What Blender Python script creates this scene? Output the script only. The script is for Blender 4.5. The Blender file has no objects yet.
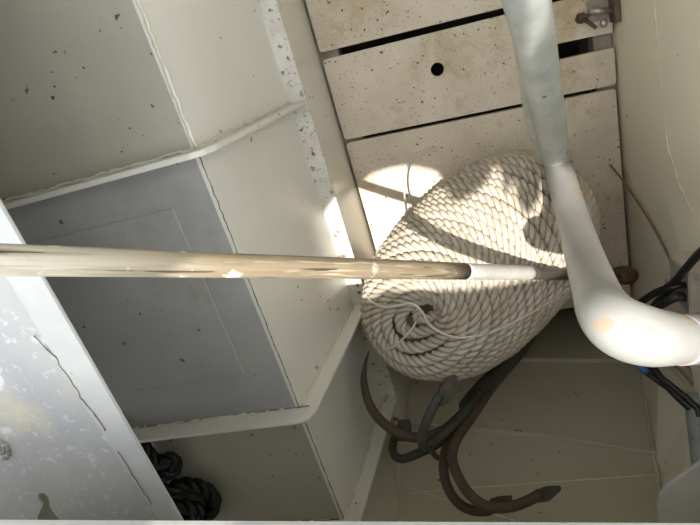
import bpy, bmesh, math, random
import numpy as np
from mathutils import Vector, Matrix
random.seed(4)
sc = bpy.context.scene
COL = sc.collection

# ------------------------------------------------------------------ camera, world, sun, exposure
cam_d = bpy.data.cameras.new('camera')
cam_d.sensor_fit = 'HORIZONTAL'; cam_d.sensor_width = 36.0; cam_d.lens = 25.97
cam_d.clip_start = 0.01
cam = bpy.data.objects.new('camera', cam_d); COL.objects.link(cam)
# world axes: X across the locker, Y along the boat, Z up; columns = right, up, back of the camera
cam.matrix_world = Matrix(((0.9508, 0.1884, 0.2453, 0.0),
                           (-0.2720, 0.8860, 0.3766, 0.0),
                           (-0.1464, -0.4248, 0.8934, 0.92),
                           (0, 0, 0, 1)))
sc.camera = cam

world = bpy.data.worlds.new('sky'); sc.world = world; world.use_nodes = True
wn = world.node_tree.nodes
wn['Background'].inputs['Color'].default_value = (0.92, 0.965, 1.0, 1)
wn['Background'].inputs['Strength'].default_value = 2.1

sun_d = bpy.data.lights.new('sun', 'SUN'); sun_d.energy = 6.8; sun_d.angle = math.radians(0.5)
sun_d.color = (1.0, 0.965, 0.90)
sun = bpy.data.objects.new('sun', sun_d); COL.objects.link(sun)
SUN_DIR = Vector((0.0087, -0.2112, -1.0)).normalized()
sun.rotation_euler = SUN_DIR.to_track_quat('-Z', 'Y').to_euler()
sun.location = (0, 0.3, 3)

sc.view_settings.view_transform = 'Standard'
sc.view_settings.look = 'None'
sc.view_settings.gamma = 1.0
sc.view_settings.use_curve_mapping = False
sc.view_settings.exposure = 0.35
sc.cycles.max_bounces = 10
sc.cycles.diffuse_bounces = 6

# ------------------------------------------------------------------ materials
def srgb(r, g, b):
    f = lambda c: ((c/255+0.055)/1.055)**2.4 if c/255 > 0.04045 else c/255/12.92
    return (f(r), f(g), f(b), 1)

def material(name, base, var=None, var_scale=6.0, spots=None, spot_scale=60.0, spot_at=0.68, spot_soft=0.05,
             rough=0.5, bump=0.0, bump_scale=80.0, metal=0.0, stretch=(1, 1, 1), stain=None, stain_scale=3.0,
             stain_at=0.6, spec=0.5, patch_lo=0.35, patch_hi=0.7, fine=None, fine_at=0.65, fine_scale=230):
    m = bpy.data.materials.new(name); m.use_nodes = True
    nt = m.node_tree; N = nt.nodes; K = nt.links
    b = N['Principled BSDF']
    b.inputs['Roughness'].default_value = rough
    b.inputs['Metallic'].default_value = metal
    b.inputs['Specular IOR Level'].default_value = spec
    tc = N.new('ShaderNodeTexCoord'); mp = N.new('ShaderNodeMapping')
    mp.inputs['Scale'].default_value = stretch
    K.new(tc.outputs['Object'], mp.inputs['Vector'])
    def noise(scale, detail=5, rough_=0.6):
        n = N.new('ShaderNodeTexNoise'); n.inputs['Scale'].default_value = scale
        n.inputs['Detail'].default_value = detail; n.inputs['Roughness'].default_value = rough_
        K.new(mp.outputs['Vector'], n.inputs['Vector']); return n
    def mask(n, lo, hi):
        r = N.new('ShaderNodeMapRange'); r.inputs['From Min'].default_value = lo; r.inputs['From Max'].default_value = hi
        K.new(n.outputs['Fac'], r.inputs['Value']); return r.outputs['Result']
    cur = None
    def mix(fac, col):
        nonlocal cur
        x = N.new('ShaderNodeMix'); x.data_type = 'RGBA'
        K.new(fac, x.inputs[0])
        if cur is None: x.inputs[6].default_value = base
        else: K.new(cur, x.inputs[6])
        x.inputs[7].default_value = col
        cur = x.outputs[2]
    if var: mix(mask(noise(var_scale), patch_lo, patch_hi), var)
    if stain: mix(mask(noise(stain_scale, 8, 0.7), stain_at, stain_at+0.12), stain)
    if fine: mix(mask(noise(fine_scale, 3, 0.6), fine_at, fine_at+0.08), fine)
    if spots: mix(mask(noise(spot_scale, 2, 0.5), spot_at, spot_at+spot_soft), spots)
    if cur is None: b.inputs['Base Color'].default_value = base
    else: K.new(cur, b.inputs['Base Color'])
    if bump:
        bp = N.new('ShaderNodeBump'); bp.inputs['Strength'].default_value = bump; bp.inputs['Distance'].default_value = 0.002
        K.new(noise(bump_scale, 4).outputs['Fac'], bp.inputs['Height']); K.new(bp.outputs['Normal'], b.inputs['Normal'])
    return m

M = {}
M['cream'] = material('cream_paint', srgb(217, 214, 204), srgb(208, 205, 194), 4, srgb(120, 108, 88), 70, 0.72, 0.03, rough=0.28, bump=0.06, bump_scale=40)
M['bulkhead'] = material('bulkhead_shaded_paint', srgb(194, 187, 166), srgb(182, 175, 154), 4, srgb(120, 108, 88), 70, 0.73, 0.03, rough=0.45, bump=0.08, bump_scale=40)  # cream paint darkened to stand in for dim light on the front wall
M['right'] = material('hull_lit_paint', srgb(236, 229, 208), srgb(227, 220, 199), 5, srgb(150, 138, 116), 70, 0.73, 0.03, rough=0.4, bump=0.08, bump_scale=40)  # cream paint lightened to make up for light missing on the right wall
M['shelf'] = material('shelf_paint', srgb(166, 162, 147), srgb(153, 149, 134), 5, srgb(80, 68, 52), 120, 0.715, 0.02, rough=0.45, bump=0.1, bump_scale=50, stain=srgb(144, 138, 122), stain_scale=5, stain_at=0.6, fine=srgb(120, 110, 94), fine_at=.71)
M['grey'] = material('grey_primer_paint', srgb(166, 164, 159), srgb(148, 147, 145), 7, srgb(96, 88, 78), 60, 0.72, 0.02, rough=0.5, bump=0.12, bump_scale=50, stain=srgb(146, 143, 137), stain_scale=6, stain_at=0.56)
M['ledge'] = material('worn_ledge_paint', srgb(216, 213, 204), srgb(190, 186, 174), 25, srgb(112, 92, 66), 90, 0.60, 0.12, rough=0.5, bump=0.3, bump_scale=120, fine=srgb(140, 122, 96), fine_at=.62)
M['board'] = material('board_paint', srgb(212, 200, 181), srgb(194, 180, 160), 10, srgb(76, 64, 50), 125, 0.675, 0.03, rough=0.6, bump=0.35, bump_scale=180, stain=srgb(180, 160, 128), stain_scale=7, stain_at=0.53, fine=srgb(138, 120, 98), fine_at=.62)
M['board_edge'] = material('board_bearer', srgb(160, 150, 134), srgb(130, 120, 104), 40, rough=0.7, bump=0.3)
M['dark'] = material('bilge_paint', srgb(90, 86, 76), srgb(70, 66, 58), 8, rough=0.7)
M['plate'] = material('deck_plate_paint', srgb(174, 172, 166), srgb(150, 152, 160), 7, srgb(200, 200, 198), 26, 0.66, 0.05, rough=0.4, bump=0.25, bump_scale=30, stain=srgb(186, 180, 164), stain_scale=3.5, stain_at=0.55, fine=srgb(186, 185, 182), fine_at=.58, fine_scale=120)
M['plate_edge'] = material('plate_edge_paint', srgb(188, 188, 184), srgb(172, 173, 173), 14, srgb(160, 154, 142), 60, 0.7, 0.05, rough=0.42, bump=0.2, bump_scale=60)
M['bead'] = material('weld_bead_paint', srgb(212, 207, 190), srgb(190, 184, 166), 60, rough=0.45, bump=0.5, bump_scale=200)
M['crack'] = material('crack', srgb(92, 84, 74), srgb(130, 118, 102), 50, rough=0.8)
M['rope'] = material('white_rope', srgb(198, 188, 172), srgb(174, 161, 142), 18, rough=0.75, bump=0.35, bump_scale=500, spec=0.25)
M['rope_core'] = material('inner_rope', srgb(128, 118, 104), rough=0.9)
M['yarn'] = material('yarn', srgb(205, 198, 184), rough=0.8)
POLE0 = Vector((-0.251, -0.051, 0.699)); POLE1 = Vector((0.236, -0.472, 0.092))
def wood_material():
    m = bpy.data.materials.new('weathered_wood'); m.use_nodes = True
    N = m.node_tree.nodes; K = m.node_tree.links; b = N['Principled BSDF']; b.inputs['Roughness'].default_value = 0.65
    tc = N.new('ShaderNodeTexCoord'); m1 = N.new('ShaderNodeMapping'); m2 = N.new('ShaderNodeMapping')
    m1.inputs['Rotation'].default_value = (POLE1-POLE0).to_track_quat('X', 'Z').inverted().to_euler()
    m2.inputs['Scale'].default_value = (0.05, 1, 1)
    K.new(tc.outputs['Object'], m1.inputs['Vector']); K.new(m1.outputs['Vector'], m2.inputs['Vector'])
    def noise(src, sc_, lo, hi, d=4):
        n = N.new('ShaderNodeTexNoise'); n.inputs['Scale'].default_value = sc_; n.inputs['Detail'].default_value = d
        K.new(src.outputs['Vector'], n.inputs['Vector'])
        r = N.new('ShaderNodeMapRange'); r.inputs['From Min'].default_value = lo; r.inputs['From Max'].default_value = hi
        K.new(n.outputs['Fac'], r.inputs['Value']); return r.outputs['Result'], n
    sx = N.new('ShaderNodeSeparateXYZ'); K.new(m1.outputs['Vector'], sx.inputs[0])
    x0 = POLE0.dot((POLE1-POLE0).normalized())
    g = N.new('ShaderNodeMapRange'); g.inputs['From Min'].default_value = x0-0.06; g.inputs['From Max'].default_value = x0+0.13
    K.new(sx.outputs['X'], g.inputs['Value'])
    cur = None
    def mix(f, c, base=None):
        nonlocal cur
        x = N.new('ShaderNodeMix'); x.data_type = 'RGBA'; K.new(f, x.inputs[0])
        if cur is None: x.inputs[6].default_value = base
        else: K.new(cur, x.inputs[6])
        x.inputs[7].default_value = c; cur = x.outputs[2]
    mix(g.outputs['Result'], srgb(134, 119, 96), srgb(206, 199, 182))     # paler towards the left end
    f, n1 = noise(m2, 210, .47, .70); mix(f, srgb(112, 98, 78))
    f, _ = noise(m2, 420, .56, .7); mix(f, srgb(176, 162, 136))
    f, _ = noise(m1, 42, .64, .69); mix(f, srgb(204, 196, 178))
    f, _ = noise(m2, 300, .64, .68); mix(f, srgb(72, 60, 50))
    K.new(cur, b.inputs['Base Color'])
    bp = N.new('ShaderNodeBump'); bp.inputs['Strength'].default_value = .4; bp.inputs['Distance'].default_value = .001
    K.new(n1.outputs['Fac'], bp.inputs['Height']); K.new(bp.outputs['Normal'], b.inputs['Normal'])
    return m
M['wood'] = wood_material()
M['sleeve'] = material('pole_sleeve_paint', srgb(196, 194, 190), srgb(176, 172, 166), 30, srgb(214, 172, 118), 35, 0.66, 0.03, rough=0.45, bump=0.2)
M['ferrule'] = material('ferrule_metal', srgb(88, 83, 74), srgb(66, 62, 55), 30, rough=0.5, metal=0.3)
M['rustknob'] = material('rusty_knob', srgb(112, 82, 56), srgb(66, 50, 38), 40, rough=0.8, bump=0.5)
M['galv'] = material('galvanized_steel', srgb(180, 181, 174), srgb(150, 151, 145), 22, srgb(104, 100, 92), 70, 0.70, 0.03, rough=0.45, bump=0.15, bump_scale=90, metal=0.1)
M['pipe_white'] = material('white_pipe_paint', srgb(152, 150, 143), srgb(140, 138, 134), 20, srgb(160, 140, 120), 26, 0.66, 0.02, rough=0.42, bump=0.3, bump_scale=70)
M['pipe_grey'] = material('shaded_pipe_end', srgb(160, 154, 156), srgb(146, 140, 143), 20, rough=0.5)  # grey stands in for shade on the pipe past the sun patch
M['anchor'] = material('anchor_iron', srgb(74, 72, 66), srgb(58, 54, 48), 30, srgb(92, 74, 58), 40, 0.64, 0.1, rough=0.6, bump=0.5, bump_scale=160, metal=0.25)
M['rusty'] = material('rusty_iron', srgb(88, 70, 54), srgb(62, 56, 50), 26, rough=0.7, bump=0.5, bump_scale=160, metal=0.2)
M['black'] = material('black_rubber', srgb(22, 22, 24), rough=0.4)
M['black_rope'] = material('black_rope', srgb(17, 18, 18), srgb(10, 10, 11), 60, rough=0.55, bump=0.4, bump_scale=300)
M['brown'] = material('brown_cable', srgb(150, 132, 122), srgb(120, 104, 94), 30, rough=0.5)
M['blue'] = material('blue_tape', srgb(66, 104, 168), rough=0.5)
M['conduit'] = material('grey_conduit', srgb(150, 152, 154), srgb(120, 122, 124), 30, rough=0.4)
M['steel'] = material('box_steel', srgb(190, 184, 174), srgb(166, 158, 146), 40, rough=0.35, metal=0.4)
M['rust'] = material('latch_rust', srgb(104, 88, 70), srgb(60, 50, 40), 80, rough=0.8, bump=0.6, bump_scale=300)
M['shiny'] = material('latch_metal', srgb(200, 194, 184), srgb(130, 118, 102), 90, rough=0.35, metal=0.6)
M['thinwire'] = material('brown_wire', srgb(112, 88, 66), rough=0.7)
M['sky_block'] = material('sky_blocker_paint', srgb(150, 146, 134), rough=0.6)
M['mask_sheet'] = material('sun_mask_sheet', srgb(176, 172, 164), rough=0.9)

# ------------------------------------------------------------------ helpers
def link(name, bm, mat, parent=None, smooth=False):
    me = bpy.data.meshes.new(name)
    bmesh.ops.recalc_face_normals(bm, faces=bm.faces)
    bm.to_mesh(me); bm.free()
    if smooth:
        for p in me.polygons: p.use_smooth = True
    o = bpy.data.objects.new(name, me); COL.objects.link(o)
    me.materials.append(mat)
    if parent: o.parent = parent
    return o

def thing(name, label, cat, loc=(0, 0, 0), group=None):
    o = bpy.data.objects.new(name, None); COL.objects.link(o)
    o.empty_display_size = 0.02
    o.location = loc
    o['label'] = label; o['category'] = cat
    if group: o['group'] = group
    return o

def adopt(o, parent):           # parts are modelled in place, then hung under the thing's base
    o.parent = parent
    o.matrix_parent_inverse = Matrix.Translation(-Vector(parent.location))
    return o

def box(bm, x0, x1, y0, y1, z0, z1):
    v = [bm.verts.new(p) for p in ((x0,y0,z0),(x1,y0,z0),(x1,y1,z0),(x0,y1,z0),(x0,y0,z1),(x1,y0,z1),(x1,y1,z1),(x0,y1,z1))]
    for f in ((0,3,2,1),(4,5,6,7),(0,1,5,4),(1,2,6,5),(2,3,7,6),(3,0,4,7)): bm.faces.new([v[i] for i in f])

def bevelled(bm, w=0.0012, seg=2):
    bmesh.ops.bevel(bm, geom=list(bm.edges), offset=w, segments=seg, affect='EDGES', clamp_overlap=True)

def prism(bm, pts, offset):      # pts: 3D loop, offset: extrusion vector
    a = [bm.verts.new(p) for p in pts]
    b = [bm.verts.new(Vector(p)+Vector(offset)) for p in pts]
    n = len(pts)
    bm.faces.new(a); bm.faces.new(b[::-1])
    for i in range(n): bm.faces.new((a[i], b[i], b[(i+1) % n], a[(i+1) % n]))

def inside(p, loop):
    c = False
    for i in range(len(loop)):
        x1, y1 = loop[i][:2]; x2, y2 = loop[i-1][:2]
        if (y1 > p[1]) != (y2 > p[1]) and p[0] < (x2-x1)*(p[1]-y1)/(y2-y1)+x1: c = not c
    return c

def slab(bm, outer, holes, z0, z1):   # flat slab with real holes
    from mathutils.geometry import delaunay_2d_cdt
    pts = []; edges = []
    for lp in [outer]+holes:
        k = len(pts); n = len(lp)
        pts += [Vector((p[0], p[1])) for p in lp]
        edges += [(k+i, k+(i+1) % n) for i in range(n)]
    v, e, f, *_ = delaunay_2d_cdt(pts, edges, [], 0, 1e-6)
    vs = [bm.verts.new((p.x, p.y, z1)) for p in v]
    fs = []
    for t in f:
        c = (v[t[0]]+v[t[1]]+v[t[2]])/3
        if inside(c, outer) and not any(inside(c, h) for h in holes): fs.append(bm.faces.new([vs[i] for i in t]))
    ex = bmesh.ops.extrude_face_region(bm, geom=fs)
    bmesh.ops.translate(bm, verts=[g for g in ex['geom'] if isinstance(g, bmesh.types.BMVert)], vec=(0, 0, z0-z1))
    bmesh.ops.delete(bm, geom=[w for w in bm.verts if not w.link_faces], context='VERTS')
    bmesh.ops.recalc_face_normals(bm, faces=bm.faces)

def catmull(P, per=8):
    P = [Vector(p) for p in P]; out = []
    Q = [P[0]*2-P[1]]+P+[P[-1]*2-P[-2]]
    for i in range(1, len(Q)-2):
        for k in range(per):
            t = k/per; a, b, c, d = Q[i-1], Q[i], Q[i+1], Q[i+2]
            out.append(0.5*((2*b)+(c-a)*t+(2*a-5*b+4*c-d)*t*t+(3*b-a-3*c+d)*t**3))
    out.append(P[-1]); return out

def frames(P):
    n = len(P); T = []
    for i in range(n):
        T.append((P[min(i+1, n-1)]-P[max(i-1, 0)]).normalized())
    u = T[0].orthogonal().normalized(); F = []
    for t in T:
        u = (u-t*u.dot(t)).normalized(); F.append((t, u, t.cross(u)))
    return F

def tube(bm, P, r, sides=10, flat=1.0, caps=True, flat_dir=None):
    P = [Vector(p) for p in P]
    R = r if callable(r) else (lambda s: r)
    F = frames(P); rings = []
    for i, (p, (t, u, v)) in enumerate(zip(P, F)):
        s = i/(len(P)-1); rr = R(s)
        if flat_dir is not None:
            u = (Vector(flat_dir)-t*t.dot(Vector(flat_dir))).normalized(); v = t.cross(u)
        rings.append([bm.verts.new(p+u*(math.cos(a)*rr*flat)+v*(math.sin(a)*rr)) for a in [2*math.pi*k/sides for k in range(sides)]])
    for a, b in zip(rings, rings[1:]):
        for k in range(sides): bm.faces.new((a[k], a[(k+1) % sides], b[(k+1) % sides], b[k]))
    if caps: bm.faces.new(rings[0][::-1]); bm.faces.new(rings[-1])

def bead(P, r, parent, mat=None, step=0.006, wob=0.0012):
    P = [Vector(p) for p in P]; pts = []
    for a, b in zip(P, P[1:]):
        n = max(1, int((b-a).length/step))
        pts += [a.lerp(b, k/n) for k in range(n)]
    pts.append(P[-1])
    pts = [p+Vector((random.uniform(-wob, wob), random.uniform(-wob, wob), random.uniform(-wob, wob)*.5)) for p in pts]
    bm = bmesh.new(); tube(bm, pts, lambda s: r*random.uniform(.65, 1.3), 6)
    return link('weld_bead', bm, mat or M['bead'], parent, True)

def structure(o): o['kind'] = 'structure'; return o

# ------------------------------------------------------------------ setting: floor with its boards
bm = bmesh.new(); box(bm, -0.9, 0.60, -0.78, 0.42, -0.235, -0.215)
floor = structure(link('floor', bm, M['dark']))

def board(outer, holes=()):
    bm = bmesh.new(); slab(bm, outer, list(holes), -0.014, 0.0)
    o = link('plank', bm, M['board'], floor); return o
XL, XR = -0.1935, 0.2655
def corner(x, y, sx, sy, r=0.006):      # small rounded corner, going counter-clockwise round the board
    pts = []
    for k in range(4):
        a = k/3*math.pi/2
        pts.append((x-sx*r+sx*r*math.cos(a), y-sy*r+sy*r*math.sin(a)))
    return pts if sx*sy > 0 else pts[::-1]
def rounded(x0, x1, y0l, y0r, y1l, y1r):
    return corner(x1, y1r, 1, 1)+corner(x0, y1l, -1, 1)+corner(x0, y0l, -1, -1)+corner(x1, y0r, 1, -1)
board(rounded(XL, XR, 0.006, -0.018, 0.40, 0.40))
circ = [(-0.0075+0.0112*math.cos(a), -0.0725+0.0112*math.sin(a)) for a in [2*math.pi*k/24 for k in range(24)]]
b2 = corner(XR, -0.0275, 1, 1, 0.002)+corner(XL, -0.006, -1, 1)+corner(XL, -0.147, -1, -1)+corner(XR, -0.170, 1, -1)
b2 += [(XR, -0.1135), (0.165, -0.1085), (0.165, -0.0835), (XR, -0.0905)]
board(b2, [circ])
board(rounded(XL, XR-0.002, -0.575, -0.575, -0.1535, -0.1765))
# bearers under the board ends and a dark trough below
for x0, x1 in ((-0.199, -0.165), (0.240, 0.268)):
    bm = bmesh.new(); box(bm, x0, x1, -0.574, 0.41, -0.050, -0.0155); bevelled(bm)
    link('bearer', bm, M['board_edge'], floor)
bm = bmesh.new(); box(bm, -0.199, 0.268, -0.574, -0.562, -0.215, -0.0145)
link('bearer', bm, M['board_edge'], floor)
# grime in the joint along the left wall
# ------------------------------------------------------------------ left hull side: lower wall, ledge, upper wall, side shelf, frames
def sheet(sec, y0, y1, ny=1, thick=None):
    bm = bmesh.new(); prev = None
    for j in range(ny+1):
        y = y0+(y1-y0)*j/ny
        row = [bm.verts.new((x, y, z)) for x, z in sec]
        if prev:
            for i in range(len(row)-1): bm.faces.new((prev[i], prev[i+1], row[i+1], row[i]))
        prev = row
    return bm
Y0, Y1 = -0.705, 0.42
sec = [(-0.199, -0.22), (-0.199, 0.160), (-0.205, 0.160), (-0.205, -0.22)]
bm = bmesh.new(); prism(bm, [(x, Y0, z) for x, z in sec], (0, Y1-Y0, 0))
wall_left = structure(link('wall_left', bm, M['cream']))
bm = bmesh.new(); prism(bm, [(x, Y0, z) for x, z in ((-0.1985, 0.157), (-0.1985, 0.163), (-0.232, 0.163), (-0.232, 0.157))], (0, Y1-Y0, 0)); bevelled(bm, .001, 1)
link('ledge', bm, M['ledge'], wall_left)
FR = [-0.053, -0.402, -0.612]
spans = [(0.42, FR[0]), (FR[0], FR[1]), (FR[1], FR[2]), (FR[2], Y0)]
for i, (a, b) in enumerate(spans):
    bm = bmesh.new()
    prism(bm, [(x, b, z) for x, z in ((-0.225, 0.163), (-0.260, 0.420), (-0.266, 0.420), (-0.231, 0.163))], (0, a-b, 0))
    link('side_panel', bm, M['cream'], wall_left)
    bm = bmesh.new(); box(bm, -0.80, -0.2658, b, a, 0.414, 0.420)
    link('shelf_panel', bm, M['grey'] if i == 1 else M['shelf'], wall_left)
for y in FR:
    bm = bmesh.new()
    loop = [(-0.80, 0.4195), (-0.259, 0.4195), (-0.2245, 0.163), (-0.1985, 0.163), (-0.2355, 0.424), (-0.243, 0.440), (-0.258, 0.4455), (-0.80, 0.4455)]
    prism(bm, [(x, y-0.003, z) for x, z in loop], (0, 0.006, 0)); bevelled(bm, 0.0012, 2)
    link('frame', bm, M['cream'], wall_left)
# inspection cover let into the middle shelf panel
bm = bmesh.new(); box(bm, -0.74, -0.314, -0.334, -0.104, 0.4195, 0.4222); bevelled(bm, .001, 1)
link('cover_panel', bm, M['grey'], wall_left)
bead([(-0.260, 0.40, 0.4205), (-0.260, FR[0]+.004, 0.4205)], 0.0022, wall_left)
bead([(-0.2605, FR[0]-.004, 0.4203), (-0.2605, FR[1]+.004, 0.4203)], 0.0006, wall_left, M['crack'], wob=.0006)
bead([(-0.2605, FR[1]-.004, 0.4203), (-0.2605, FR[2]+.004, 0.4203)], 0.0007, wall_left, M['crack'], wob=.0006)
for y in FR:
    bead([(-0.75, y+0.004, 0.421), (-0.262, y+0.004, 0.421)], 0.0018, wall_left)
    bead([(-0.258, y+0.004, 0.416), (-0.225, y+0.004, 0.168)], 0.0022, wall_left)
# chipped paint along the second and third frame's weld
for y, xs in ((FR[1], (-0.42, -0.50, -0.33, -0.275)), (FR[2], (-0.40, -0.47, -0.30))):
    for x in xs:
        w = random.uniform(.012, .035)
        bead([(x-w, y+0.0055, 0.4215), (x+w, y+0.0055, 0.4215)], 0.0008, wall_left, M['crack'], wob=.0005)
# outer hull beyond the shelf
bm = bmesh.new(); box(bm, -0.815, -0.80, Y0, Y1, -0.22, 0.62)
link('side_panel', bm, M['cream'], wall_left)

# ------------------------------------------------------------------ front bulkhead
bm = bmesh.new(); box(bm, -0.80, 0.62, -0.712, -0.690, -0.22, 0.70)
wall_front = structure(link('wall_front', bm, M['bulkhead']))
bm = bmesh.new()   # canted plate that closes the corner with the left side
prism(bm, [(-0.214, -0.689, -0.2), (-0.202, -0.689, 0.42), (-0.262, -0.618, 0.42), (-0.226, -0.618, -0.2)], (-0.004, -0.004, 0))
link('corner_panel', bm, M['bulkhead'], wall_front)
def bar(a, b, h=0.012, t=0.004, down=0.0):
    a = Vector(a); b = Vector(b)
    bm = bmesh.new(); up = Vector((0, 0, t))
    prism(bm, [a, b, b+up, a+up], (0, h, 0)); bevelled(bm, .0008, 1)
    return link('stiffener', bm, M['bulkhead'], wall_front)
bar((-0.20, -0.691, -0.072), (0.30, -0.691, 0.060), 0.010)
bar((-0.21, -0.691, 0.141), (0.05, -0.691, 0.217), 0.010); bar((0.05, -0.691, 0.217), (0.26, -0.691, 0.298), 0.010)
bead([(-0.205, -0.690, 0.312), (-0.093, -0.690, 0.310), (0.22, -0.690, 0.313)], 0.0015, wall_front, wob=.0005)
bead([(-0.203, -0.690, 0.295), (-0.095, -0.690, 0.343), (0.01, -0.690, 0.39)], 0.002, wall_front, wob=.0006)
for x in (0.005, 0.012, 0.14, 0.17, 0.19, 0.2):
    z = 0.217+(x-0.05)*0.405 if x > 0.05 else 0.217+(x-0.05)*0.29
    bead([(x-.004, -0.682, z-.002), (x+.004, -0.682, z-.001)], 0.0009, wall_front, M['rust'], .003, .001)

# ------------------------------------------------------------------ right hull side (ruled: upright aft, leaning inboard forward)
ys = [0.42, 0.0, -0.30, -0.45, -0.58, -0.70]; ks = [0.03, 0.03, 0.02, -0.04, -0.08, -0.25]
zs = [-0.22, 0.0, 0.15, 0.30, 0.45, 0.62]
bm = bmesh.new(); grid = []
for y, k in zip(ys, ks):
    grid.append([bm.verts.new((0.270+k*z, y, z)) for z in zs])
for a, b in zip(grid, grid[1:]):
    for i in range(len(zs)-1): bm.faces.new((a[i], a[i+1], b[i+1], b[i]))
r = bmesh.ops.extrude_face_region(bm, geom=list(bm.faces))
bmesh.ops.translate(bm, verts=[g for g in r['geom'] if isinstance(g, bmesh.types.BMVert)], vec=(0.012, 0, 0))
wall_right = structure(link('wall_right', bm, M['right'], None, False))
bead([(0.275, 0.30, 0.125), (0.2745, -0.017, 0.141), (0.2745, -0.106, 0.151), (0.2745, -0.177, 0.157), (0.274, -0.243, 0.174), (0.2735, -0.284, 0.206), (0.275, -0.325, 0.262), (0.274, -0.36, 0.32)], 0.0013, wall_right, wob=.0007)
bead([(0.268, -0.688, 0.0), (0.241, -0.688, 0.115), (0.203, -0.688, 0.267), (0.181, -0.688, 0.357), (0.16, -0.688, 0.44)], 0.0022, wall_right)
# gusset plate in the forward corner
bm = bmesh.new()
gus = [(0.145, -0.66), (0.147, -0.581), (0.150, -0.566), (0.156, -0.556), (0.212, -0.502), (0.225, -0.52), (0.20, -0.66)]
prism(bm, [(x, y, 0.446) for x, y in gus], (0, 0, 0.005)); bevelled(bm, .001, 1)
gusset = link('gusset', bm, M['plate_edge'], wall_right)
gusset['label'] = 'pale grey rounded gusset plate'

# aft bulkhead and deck edges around the opening (outside the frame except where noted)
bm = bmesh.new(); box(bm, -0.80, 0.62, 0.405, 0.42, -0.22, 0.62)
wall_back = structure(link('wall_back', bm, M['cream']))
bm = bmesh.new(); box(bm, -1.7, 1.7, 0.95, 0.97, 0.60, 1.75)      # added unseen panel aft, blocks low sky light from the locker
link('sky_blocker', bm, M['sky_block'], wall_back)
bm = bmesh.new()      # foredeck with its white edge along the bottom of the view
slab(bm, [(-0.80, -0.1865), (0.60, -0.3221), (0.60, -0.78), (-0.80, -0.78)], [], 0.7135, 0.7175)
ceiling = structure(link('ceiling', bm, M['plate_edge']))
bm = bmesh.new(); box(bm, 0.33, 0.75, -0.30, 0.60, 0.62, 0.632)
trim_1 = structure(link('trim_1', bm, M['plate_edge']))
bm = bmesh.new(); box(bm, -0.80, 0.285, 0.32, 0.75, 0.62, 0.632)
trim_2 = structure(link('trim_2', bm, M['plate_edge']))

# ------------------------------------------------------------------ deck plate at lower left with keyhole cut-out
plate = thing('deck_plate', 'pale blue-white painted deck plate with a keyhole-shaped cutout and cracked edge strip', 'plate', (-0.5, -0.1, 0.612))
key = [(-0.488, -0.348), (-0.449, -0.349), (-0.4515, -0.335), (-0.4520, -0.3215)]
key += [(-0.4525+0.0065*math.cos(a)+0.002*math.sin(a), -0.3115+0.0085*math.sin(a)) for a in [math.radians(d) for d in range(-50, 231, 20)]]
key += [(-0.4600, -0.3205), (-0.470, -0.330)]
bm = bmesh.new()
slab(bm, [(-0.345, 0.40), (-0.79, 0.40), (-0.79, -0.45), (-0.335, -0.45), (-0.345, -0.2)], [key], 0.6172, 0.619)
adopt(link('plate_panel', bm, M['plate']), plate)
bm = bmesh.new()
prism(bm, [(x, y, 0.6165) for x, y in ((-0.315, 0.40), (-0.345, 0.40), (-0.345, -0.2), (-0.335, -0.45), (-0.315, -0.45))], (0, 0, 0.0033)); bevelled(bm, .0008, 2)
adopt(link('edge_strip', bm, M['plate_edge']), plate)
CR = [(-0.352,-0.135),(-0.349,-0.145),(-0.344,-0.158),(-0.345,-0.17),(-0.343,-0.181),(-0.343,-0.2),(-0.341,-0.212),(-0.339,-0.225),(-0.338,-0.237)]
for seg in (CR, [(-0.339,-0.262),(-0.337,-0.276),(-0.338,-0.29),(-0.337,-0.30),(-0.3375,-0.315),(-0.336,-0.33)]):
    b_ = bead([(x, y, 0.6202) for x, y in seg], 0.0005, None, M['crack'], .004, .0008); b_.name = 'crack'; adopt(b_, plate)
# bare bolt hole with chipped rim
bm = bmesh.new()
for k in range(14):
    a = k/14*6.283
    tube(bm, [(-0.462+.011*math.cos(a), -0.242+.011*math.sin(a), .6195), (-0.462+.011*math.cos(a+.5), -0.242+.011*math.sin(a+.5), .620)], random.uniform(.0015, .004), 6)
bm2 = bm
adopt(link('chipped_rim', bm2, M['pipe_white'], None, True), plate)
bm = bmesh.new(); tube(bm, [(-0.462, -0.242, .6185), (-0.462, -0.242, .6205)], .0075, 14)
bo = adopt(link('bolt', bm, M['conduit'], None), plate); bo['label'] = 'grey bolt head'

# ------------------------------------------------------------------ added unseen overhead mask, its gap cut to shape the sun patch
gap = [(-0.245,-0.16),(-0.238,0.0),(-0.206,0.028),(-0.172,0.044),(-0.138,0.047),(-0.112,0.045),(-0.088,0.037),(-0.056,0.020),(-0.050,0.003),(-0.037,-0.003),(-0.032,-0.014),
       (-0.017,-0.017),(0.011,-0.009),(0.025,0.003),(0.034,0.015),(0.044,0.014),(0.041,-0.020),(0.046,-0.024),(0.051,-0.012),(0.058,-0.008),(0.056,-0.035),(0.063,-0.058),(0.088,-0.035),
       (0.108,0.008),(0.138,-0.010),(0.138,-0.09),(0.126,-0.145),(0.066,-0.142),(-0.053,-0.123),(-0.150,-0.118)]
slit = [(0.062,0.174),(0.074,0.174),(0.083,0.160),(0.083,0.146),(0.067,0.122)]
ZC = 1.70                                   # the mask hangs well above the deck
sx, sy = -SUN_DIR.x/SUN_DIR.z, -SUN_DIR.y/SUN_DIR.z
shift = lambda lp: [(x-sx*(ZC-1.25), y-sy*(ZC-1.25)) for x, y in lp]
bm = bmesh.new(); slab(bm, shift([(-0.57,-0.24),(0.30,-0.24),(0.30,0.43),(-0.37,0.43),(-0.37,0.20),(-0.43,0.12),(-0.59,-0.14)]), [shift(gap), shift(slit)], ZC, ZC+0.004)
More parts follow.
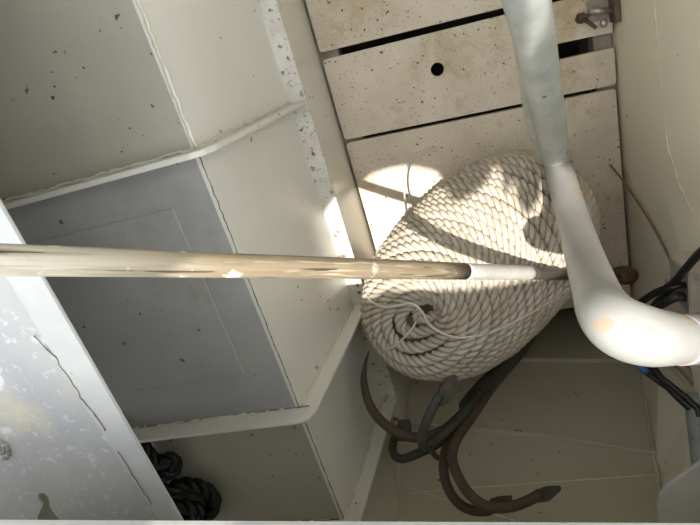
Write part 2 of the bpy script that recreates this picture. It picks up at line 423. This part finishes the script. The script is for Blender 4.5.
sun_mask = structure(link('sun_mask', bm, M['mask_sheet']))

# ------------------------------------------------------------------ rope coil
C0 = np.array([-0.004, -0.363, 0.168]); az, el, HH, RR, PW = 3.55, 0.56, 0.216, 0.138, 2.6
AX = np.array([math.cos(el)*math.cos(az), math.cos(el)*math.sin(az), math.sin(el)])
BX = np.array([-0.57, -0.005, 0.82]); BX /= np.linalg.norm(BX)
U_ = np.cross(BX, [0, 1.0, 0]); U_ /= np.linalg.norm(U_); V_ = np.cross(BX, U_)
def rho(u):
    ca = np.abs(u@AX); sa = np.sqrt(np.maximum(1e-9, 1-ca**2))
    lo = np.zeros(len(u)); hi = np.full(len(u), 0.4)
    for _ in range(34):
        m = (lo+hi)/2; g = (sa*m/RR)**2+(ca*m/HH)**PW
        hi = np.where(g > 1, m, hi); lo = np.where(g > 1, lo, m)
    return lo
def body(th, ph):
    u = np.cos(th)[:, None]*BX+np.sin(th)[:, None]*(np.cos(ph)[:, None]*U_+np.sin(ph)[:, None]*V_)
    return u, rho(u)
D = 0.0188                       # rope thickness
tg = np.linspace(0.09, 2.75, 400); pg = np.linspace(0, 2*math.pi, 48, endpoint=False)
Sm = np.zeros(400)
for p in pg:
    u, r = body(tg, np.full(400, p)); q = u*r[:, None]
    Sm[1:] += np.cumsum(np.linalg.norm(np.diff(q, axis=0), axis=1))/48
PITCH = D*0.90
turns = Sm[-1]/PITCH
NP = int(turns*230)
phi = np.linspace(0, turns*2*math.pi, NP)
th = np.interp(phi/(2*math.pi)*PITCH, Sm, tg)
th += 0.030*np.sin(phi*0.37+1.0)*np.sin(phi*0.113)*np.clip(th-.35, 0, 1)+0.012*np.sin(2*phi+0.6*np.sin(phi*.21))
th *= 1+0.20*np.cos(2*phi-0.7)*np.exp(-th/0.45)
u, r = body(th, phi)
kturn = np.floor(phi/(2*math.pi)).astype(int)
rnd = np.random.RandomState(3).uniform(-0.0022, 0.0022, kturn.max()+3)
fr = phi/(2*math.pi)-kturn
jit = rnd[kturn]*(1-fr)+rnd[kturn+1]*fr
r = (r-D*0.52+jit)*(1-0.30*np.exp(-(th/0.24)**2))
path = C0+u*r[:, None]
path[:, 2] = np.maximum(path[:, 2], D*0.55)
# resample at even spacing
seg = np.r_[0, np.cumsum(np.linalg.norm(np.diff(path, axis=0), axis=1))]
LAY = 0.037; step = LAY/11
s = np.arange(0, seg[-1], step)
path = np.stack([np.interp(s, seg, path[:, k]) for k in range(3)], 1)
T = np.gradient(path, axis=0); T /= np.linalg.norm(T, axis=1)[:, None]
Nn = path-C0; Nn -= (Nn*T).sum(1)[:, None]*T; Nn /= np.linalg.norm(Nn, axis=1)[:, None]
Bn = np.cross(T, Nn)
rope = thing('rope_coil', 'big coil of thick white three-strand rope lying on the boards', 'rope', (0.02, -0.33, 0.0))
def strand_mesh(path, Nn, Bn, s, D, lay, sides, sgn=1):
    n = len(path); V = []; Fc = []
    for k in range(3):
        a = sgn*2*math.pi*s/lay+2*math.pi*k/3
        rad = np.cos(a)[:, None]*Nn+np.sin(a)[:, None]*Bn
        tan = -np.sin(a)[:, None]*Nn+np.cos(a)[:, None]*Bn
        c = path+rad*(D*0.255)
        base = len(V)*0+k*n*sides
        ring = []
        for j in range(sides):
            b = 2*math.pi*j/sides
            ring.append(c+(rad*math.cos(b)*0.265+tan*math.sin(b)*0.30)*D)
        V.append(np.stack(ring, 1).reshape(-1, 3))
        i = np.arange(n-1)[:, None]; j = np.arange(sides)[None, :]; j2 = (j+1) % sides
        Fc.append(np.stack([base+i*sides+j, base+i*sides+j2, base+(i+1)*sides+j2, base+(i+1)*sides+j], -1).reshape(-1, 4))
    return np.concatenate(V), np.concatenate(Fc)
def np_object(name, V, Fc, mat, parent=None):
    me = bpy.data.meshes.new(name)
    me.vertices.add(len(V)); me.vertices.foreach_set('co', V.astype(np.float32).ravel())
    me.loops.add(len(Fc)*4); me.loops.foreach_set('vertex_index', Fc.astype(np.int32).ravel())
    me.polygons.add(len(Fc)); me.polygons.foreach_set('loop_start', np.arange(0, len(Fc)*4, 4, dtype=np.int32))
    me.update(calc_edges=True); me.validate()
    me.polygons.foreach_set('use_smooth', np.ones(len(Fc), dtype=bool))
    me.materials.append(mat)
    o = bpy.data.objects.new(name, me); COL.objects.link(o)
    if parent: adopt(o, parent)
    return o
V, Fc = strand_mesh(path, Nn, Bn, s, D, LAY, 7, 1)
np_object('wound_rope', V, Fc, M['rope'], rope)
# inner layers of the coil, under the outer wraps
nt_, np_ = 36, 48
tt = np.linspace(0.001, math.pi-0.001, nt_)
VV = []
for t in tt:
    u, r = body(np.full(np_, t), np.linspace(0, 2*math.pi, np_, endpoint=False))
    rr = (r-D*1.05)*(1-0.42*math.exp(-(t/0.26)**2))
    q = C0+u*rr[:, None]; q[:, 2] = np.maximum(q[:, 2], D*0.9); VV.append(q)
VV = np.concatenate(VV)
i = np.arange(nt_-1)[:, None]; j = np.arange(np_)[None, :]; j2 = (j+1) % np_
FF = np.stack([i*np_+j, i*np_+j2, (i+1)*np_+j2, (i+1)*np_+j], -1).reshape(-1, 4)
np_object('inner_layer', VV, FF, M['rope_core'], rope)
def cord(name, pts, r, mat, parent, per=8, sides=7):
    bm = bmesh.new(); tube(bm, catmull(pts, per), r, sides)
    o = link(name, bm, mat, None, True)
    return adopt(o, parent) if parent else o
cord('lashing_cord', [(-0.170,-0.336,0.263), (-0.161,-0.338,0.280), (-0.143,-0.339,0.299), (-0.124,-0.335,0.310), (-0.101,-0.330,0.318), (-0.089,-0.338,0.325), (-0.080,-0.360,0.333), (-0.063,-0.376,0.336), (-0.044,-0.385,0.335), (-0.018,-0.391,0.328), (0.009,-0.392,0.317), (0.038,-0.391,0.302), (0.076,-0.392,0.274), (0.100,-0.390,0.254)], 0.0017, M['yarn'], rope)
cord('lashing_cord', [(-0.160,-0.414,0.301), (-0.131,-0.386,0.324), (-0.109,-0.366,0.330), (-0.098,-0.354,0.328)], 0.0012, M['yarn'], rope)
y_ = cord('loose_yarn', [(-0.037,-0.197,0.006), (-0.065,-0.201,0.020), (-0.085,-0.207,0.040), (-0.098,-0.229,0.052), (-0.103,-0.254,0.075), (-0.099,-0.262,0.13), (-0.098,-0.262,0.172)], 0.0019, M['yarn'], rope)
y_['label'] = 'thin loose yarn end curling onto the board'

# ------------------------------------------------------------------ boathook pole
p0 = POLE0; p1 = POLE1; dr = p1-p0
pt = lambda k: p0+dr*k
pole = thing('boathook_pole', 'long weathered wooden pole with a white sleeve and dark metal end, lying across the coil', 'pole', tuple(pt(1.0)))
def rod(name, k0, k1, r, mat, n=14, sides=20, bow=0.0):
    bm = bmesh.new(); tube(bm, [pt(k0+(k1-k0)*i/n) for i in range(n+1)], r, sides)
    return adopt(link(name, bm, mat, None, True), pole)
K1, K2, K3 = 0.478, 0.638, 0.955
rod('wooden_shaft', -0.35, K1, lambda s: 0.0093+0.0002*math.sin(s*9), M['wood'])
rod('sleeve', K1-0.004, K2, 0.0092, M['sleeve'])
rod('ferrule', K2-0.004, K3, lambda s: 0.0088-0.0006*s, M['ferrule'])
rod('tip', K3-0.012, 1.02, lambda s: 0.0105+0.0055*math.sin(min(1, s*1.05)*math.pi)**.6 if 0 < s < 1 else 0.006, M['rustknob'], 12, 14)

# ------------------------------------------------------------------ bent pipe
pipe = thing('bent_pipe', 'thick bent steel pipe, grey above and white painted below its kink', 'pipe', (0.127, -0.222, 0.195))
UP = [(0.022,0.21,0.70), (0.045,0.10,0.585), (0.063,0.034,0.508), (0.074,-0.004,0.454), (0.091,-0.060,0.372), (0.106,-0.124,0.300), (0.127,-0.222,0.195)]
bm = bmesh.new(); tube(bm, catmull(UP, 6), lambda s: 0.0190-0.0015*s, 28); adopt(link('upper_tube', bm, M['galv'], None, True), pipe)
LOW = [(0.127,-0.222,0.195), (0.114,-0.247,0.322), (0.099,-0.245,0.436), (0.085,-0.229,0.534), (0.079,-0.219,0.582), (0.083,-0.219,0.604), (0.098,-0.229,0.604), (0.118,-0.2445,0.5895), (0.127,-0.2515,0.583)]
bm = bmesh.new(); tube(bm, catmull(LOW, 7), lambda s: 0.0180+0.0030*max(0, math.sin((s-0.35)/0.65*math.pi))**2, 28); adopt(link('lower_tube', bm, M['pipe_white'], None, True), pipe)
bm = bmesh.new(); tube(bm, catmull([(0.1245,-0.2497,0.585), (0.147,-0.266,0.567), (0.22,-0.315,0.52), (0.264,-0.341,0.485)], 6), 0.0186, 28)
gs = adopt(link('outer_tube', bm, M['pipe_grey'], None, True), pipe)
bm = bmesh.new(); tube(bm, catmull([(0.076,-0.026,0.400), (0.086,-0.079,0.326), (0.0955,-0.139,0.257), (0.1165,-0.222,0.183)], 6), 0.0095, 12)
adopt(link('side_brace', bm, M['galv'], None, True), pipe)
ring = []
bm = bmesh.new()
t_ = (Vector(LOW[1])-Vector(LOW[0])).normalized(); t2 = (Vector(UP[-1])-Vector(UP[-2])).normalized()
nrm = (t_+t2).normalized(); uu = nrm.orthogonal().normalized(); vv = nrm.cross(uu)
tube(bm, [Vector(UP[-1])+(uu*math.cos(a)+vv*math.sin(a))*random.uniform(.0182, .0195) for a in [k/30*6.2832 for k in range(31)]], lambda s: random.uniform(.0018, .0032), 6)
adopt(link('weld_bead', bm, M['pipe_white'], None, True), pipe)

# ------------------------------------------------------------------ grapnel anchor
anchor = thing('grapnel_anchor', 'dark rusty grapnel anchor with five curved arms below the rope coil', 'anchor', (0.115, -0.558, 0.012))
SH = [(0.116,-0.560,0.016), (0.039,-0.566,0.129), (-0.012,-0.562,0.198), (-0.044,-0.557,0.249), (-0.062,-0.554,0.280)]
bm = bmesh.new(); tube(bm, catmull(SH, 5), lambda s: 0.0075+0.0085*min(1, s*1.6), 14); 
shank = adopt(link('shank', bm, M['anchor'], None, True), anchor)
bm = bmesh.new()
tube(bm, catmull([(0.106,-0.560,0.030),(0.112,-0.549,0.030),(0.124,-0.548,0.022),(0.128,-0.556,0.012),(0.120,-0.563,0.014),(0.108,-0.562,0.022)], 5), 0.0032, 8)
adopt(link('shackle', bm, M['rusty'], None, True), anchor)
ARMS = [
 ([(-0.044,-0.557,0.249), (-0.082,-0.551,0.307), (-0.112,-0.544,0.338), (-0.148,-0.538,0.345), (-0.179,-0.522,0.336), (-0.201,-0.498,0.318), (-0.2085,-0.473,0.293), (-0.207,-0.458,0.269), (-0.199,-0.444,0.244)], 'rusty', None, True),
 ([(-0.033,-0.558,0.241), (-0.073,-0.563,0.293), (-0.109,-0.570,0.326), (-0.145,-0.579,0.337), (-0.175,-0.591,0.333), (-0.190,-0.594,0.316), (-0.191,-0.592,0.293), (-0.182,-0.589,0.272)], 'anchor',
   [(-0.190,-0.594,0.290), (-0.181,-0.578,0.260), (-0.162,-0.582,0.257), (-0.163,-0.597,0.268), (-0.172,-0.604,0.284)], False),
 ([(-0.039,-0.546,0.254), (-0.073,-0.541,0.312), (-0.098,-0.535,0.350), (-0.116,-0.528,0.374), (-0.123,-0.516,0.388), (-0.119,-0.493,0.394), (-0.108,-0.472,0.387), (-0.093,-0.455,0.376), (-0.085,-0.447,0.370)], 'anchor',
   [(-0.094,-0.452,0.377), (-0.084,-0.438,0.366), (-0.074,-0.430,0.357), (-0.060,-0.432,0.352), (-0.058,-0.449,0.359), (-0.070,-0.457,0.367), (-0.088,-0.461,0.378)], False),
 ([(-0.031,-0.562,0.236), (-0.066,-0.559,0.295), (-0.092,-0.556,0.340), (-0.102,-0.558,0.372), (-0.103,-0.566,0.403), (-0.093,-0.576,0.427), (-0.077,-0.585,0.437), (-0.055,-0.591,0.437), (-0.043,-0.593,0.430)], 'rusty',
   [(-0.054,-0.588,0.437), (-0.046,-0.580,0.428), (-0.036,-0.582,0.424), (-0.018,-0.588,0.418), (-0.021,-0.597,0.424), (-0.044,-0.598,0.436)], False),
 ([(-0.027,-0.556,0.244), (-0.060,-0.552,0.307), (-0.081,-0.544,0.354), (-0.088,-0.542,0.389), (-0.082,-0.547,0.418), (-0.069,-0.556,0.440), (-0.050,-0.562,0.454), (-0.024,-0.561,0.458), (-0.000,-0.554,0.457), (0.018,-0.546,0.454)], 'rusty',
   [(0.006,-0.547,0.456), (0.014,-0.541,0.454), (0.024,-0.540,0.450), (0.042,-0.544,0.447), (0.042,-0.548,0.449), (0.025,-0.556,0.457), (0.010,-0.555,0.459)], False)]
for pts, mat, fluke, pointed in ARMS:
    bm = bmesh.new()
    tube(bm, catmull(pts, 6), (lambda s: 0.0074*(1-max(0, (s-.55)/.45)**1.6*.85)) if pointed else (lambda s: 0.0074-0.001*s), 12)
    arm = adopt(link('arm', bm, M[mat], None, True), anchor)
    if fluke:
        a, b, c = Vector(fluke[0]), Vector(fluke[2]), Vector(fluke[-2])
        nn = (b-a).cross(c-a).normalized()*0.005
        bm = bmesh.new(); prism(bm, [Vector(p)-nn*.5 for p in fluke], nn); bevelled(bm, .0012, 2)
        f_ = link('fluke', bm, M['anchor'], None); f_.parent = arm; 
bm = bmesh.new(); tube(bm, catmull([(-0.122,-0.560,0.352), (-0.116,-0.575,0.352), (-0.104,-0.582,0.349), (-0.092,-0.578,0.340), (-0.088,-0.566,0.336)], 5), 0.0042, 8)
adopt(link('ring', bm, M['rusty'], None, True), anchor)

# ------------------------------------------------------------------ black rope tangle on the shelf
tangle = thing('black_rope', 'tangle of thick black rope lying on the shelf beside the deck plate', 'rope', (-0.51, -0.5, 0.42))
rs = np.random.RandomState(8)
ctl = []
spots_ = [(-0.56,-0.40,.432),(-0.520,-0.425,.433),(-0.512,-0.445,.437),(-0.50,-0.462,.438),(-0.483,-0.462,.433),(-0.490,-0.482,.433),(-0.515,-0.480,.446),(-0.545,-0.475,.435),(-0.56,-0.50,.432),(-0.53,-0.515,.436),(-0.505,-0.506,.446),(-0.480,-0.510,.436),(-0.462,-0.519,.434),(-0.452,-0.536,.433),(-0.455,-0.556,.433),(-0.472,-0.575,.433),(-0.50,-0.582,.433),(-0.525,-0.565,.436),(-0.515,-0.540,.45),(-0.49,-0.532,.452),(-0.470,-0.545,.452),(-0.478,-0.562,.452),(-0.505,-0.565,.45),(-0.54,-0.555,.436),(-0.575,-0.53,.433),(-0.575,-0.49,.433),(-0.545,-0.50,.449),(-0.52,-0.53,.448),(-0.55,-0.575,.433)]
pp = np.array([tuple(v) for v in catmull(spots_, 24)])+np.array([0.012, 0.012, 0])
sg = np.r_[0, np.cumsum(np.linalg.norm(np.diff(pp, axis=0), axis=1))]
s2 = np.arange(0, sg[-1], 0.0035); pp = np.stack([np.interp(s2, sg, pp[:, k]) for k in range(3)], 1)
FRM = frames([Vector(p) for p in pp])
V, Fc = strand_mesh(pp, np.array([tuple(f[1]) for f in FRM]), np.array([tuple(f[2]) for f in FRM]), s2, 0.022, 0.05, 7)
np_object('rope_length', V, Fc, M['black_rope'], tangle)

# ------------------------------------------------------------------ cables, conduit, box, wire, latch on the right
def single(name, label, cat, pts, r, mat, per=8, sides=10, group=None):
    bm = bmesh.new(); base = Vector(pts[-1])
    tube(bm, catmull(pts, per), r, sides)
    o = link(name, bm, mat, None, True)
    o['label'] = label; o['category'] = cat
    return o
CB1 = [(0.279,-0.215,0.43), (0.262,-0.25,0.40), (0.237,-0.305,0.357), (0.219,-0.364,0.320), (0.210,-0.392,0.289), (0.202,-0.422,0.259), (0.192,-0.453,0.240), (0.184,-0.493,0.240), (0.187,-0.519,0.262), (0.206,-0.532,0.291), (0.236,-0.556,0.322), (0.232,-0.566,0.335)]
CB2 = [(0.240,-0.375,0.316), (0.230,-0.368,0.320), (0.218,-0.369,0.322), (0.208,-0.404,0.295), (0.202,-0.437,0.277), (0.186,-0.483,0.263), (0.186,-0.513,0.275), (0.210,-0.526,0.296), (0.238,-0.552,0.328), (0.238,-0.562,0.338)]
CB3 = [(0.240,-0.392,0.312), (0.229,-0.386,0.318), (0.218,-0.375,0.333), (0.206,-0.393,0.318), (0.203,-0.417,0.302), (0.198,-0.467,0.286), (0.199,-0.504,0.286), (0.218,-0.540,0.305), (0.238,-0.563,0.330)]
c1 = single('cable', 'black cable looping highest from the right edge of the picture down into the conduit', 'cable', CB1, 0.0048, M['black'])
c2 = single('cable', 'black cable from the steel box bending low behind the pipe, wrapped with blue tape', 'cable', CB2, 0.0042, M['black'])
c3 = single('cable', 'black cable in the tight inner loop beside the steel box', 'cable', CB3, 0.0055, M['black'])
bm = bmesh.new(); tube(bm, [(0.1855,-0.500,0.269), (0.1858,-0.511,0.2742), (0.190,-0.516,0.279), (0.198,-0.520,0.286)], 0.0062, 10)
for c_ in (c1, c2, c3): c_['group'] = 'black cables by the steel box'
tp = link('tape', bm, M['blue'], c2, True); tp['label'] = 'blue tape wrap'
single('cable', 'brownish grey cable under the pipe at the right edge', 'cable', [(0.224,-0.475,0.240), (0.227,-0.496,0.250), (0.235,-0.517,0.268), (0.246,-0.529,0.281), (0.256,-0.547,0.295)], 0.0070, M['brown'])
single('lead_wire', 'thin pale grey wire crossing the black cables near the pipe', 'wire', [(0.219,-0.366,0.304), (0.213,-0.396,0.301), (0.207,-0.430,0.291), (0.204,-0.450,0.28)], 0.0011, M['conduit'])
single('wire', 'thin brown wire running up the right wall from the board edge', 'wire', [(0.245,-0.301,0.003), (0.255,-0.326,0.045), (0.262,-0.359,0.108), (0.264,-0.384,0.161), (0.262,-0.410,0.216), (0.256,-0.435,0.25)], 0.0016, M['thinwire'])
con = thing('conduit', 'grey conduit tube that the black cables enter at the right edge', 'conduit', (0.222, -0.60, 0.38))
bm = bmesh.new(); tube(bm, [(0.243,-0.557,0.313), (0.240,-0.562,0.322), (0.228,-0.586,0.363), (0.214,-0.612,0.408)], lambda s: 0.0110, 18)
adopt(link('conduit_tube', bm, M['conduit'], None, True), con)
bm = bmesh.new(); tube(bm, [(0.2445,-0.554,0.308), (0.2405,-0.561,0.320)], 0.0128, 18); adopt(link('collar', bm, M['conduit'], None, True), con)

jb = thing('junction_box', 'small steel box on the right wall that the cables run into', 'box', (0.262, -0.37, 0.30))
def obox(c, ex, ey, ez, bev):
    bm = bmesh.new(); box(bm, -ex/2, ex/2, -ey/2, ey/2, -ez/2, ez/2); bevelled(bm, bev, 2)
    bmesh.ops.translate(bm, verts=bm.verts, vec=c); return bm
adopt(link('box_body', obox((0.2485, -0.379, 0.300), 0.029, 0.060, 0.058, .002), M['steel']), jb)
adopt(link('lid', obox((0.2480, -0.379, 0.331), 0.032, 0.064, 0.005, .0015), M['steel']), jb)
for dy in (-0.025, 0.025):
    bm = bmesh.new(); tube(bm, [(0.240, -0.379+dy, 0.333), (0.240, -0.379+dy, 0.335)], 0.0032, 10); adopt(link('screw', bm, M['conduit'], None), jb)

latch = thing('latch', 'corroded metal barrel latch on the board at the top right', 'latch', (0.243, -0.045, 0.0))
bm = bmesh.new(); box(bm, 0.230, 0.264, -0.068, -0.036, 0.0, 0.002); bevelled(bm, .001, 1); adopt(link('base_plate', bm, M['board_edge']), latch)
bm = bmesh.new(); tube(bm, [(0.232, -0.051, 0.010), (0.262, -0.058, 0.010)], 0.0046, 12); adopt(link('bolt', bm, M['shiny'], None, True), latch)
for y in (-0.032, -0.073):
    bm = bmesh.new(); bmesh.ops.create_uvsphere(bm, u_segments=10, v_segments=6, radius=0.006)
    bmesh.ops.transform(bm, matrix=Matrix.Translation((0.252, y, 0.006)) @ Matrix.Diagonal((1, 1.1, .7, 1)), verts=bm.verts)
    adopt(link('rivet', bm, M['shiny'], None, True), latch)
bm = bmesh.new(); bmesh.ops.create_icosphere(bm, subdivisions=3, radius=0.0085)
for v in bm.verts: v.co *= random.uniform(.8, 1.2)
bmesh.ops.transform(bm, matrix=Matrix.Translation((0.221, -0.057, 0.0065)) @ Matrix.Diagonal((1, .9, .75, 1)), verts=bm.verts)
adopt(link('knob', bm, M['rust'], None, True), latch)
bm = bmesh.new(); tube(bm, catmull([(0.221,-0.058,0.006), (0.231,-0.066,0.005), (0.241,-0.077,0.004)], 4), 0.0028, 7); adopt(link('handle', bm, M['rust'], None, True), latch)
bm = bmesh.new(); box(bm, 0.2615, 0.2695, -0.075, 0.06, 0.0005, 0.030); bevelled(bm, .0008, 1); adopt(link('keeper', bm, M['rust']), latch)

# parts modelled in place keep their place under their parents
for o in bpy.data.objects:
    if o.parent and o.parent.type == 'MESH': o.matrix_parent_inverse = o.parent.matrix_world.inverted()
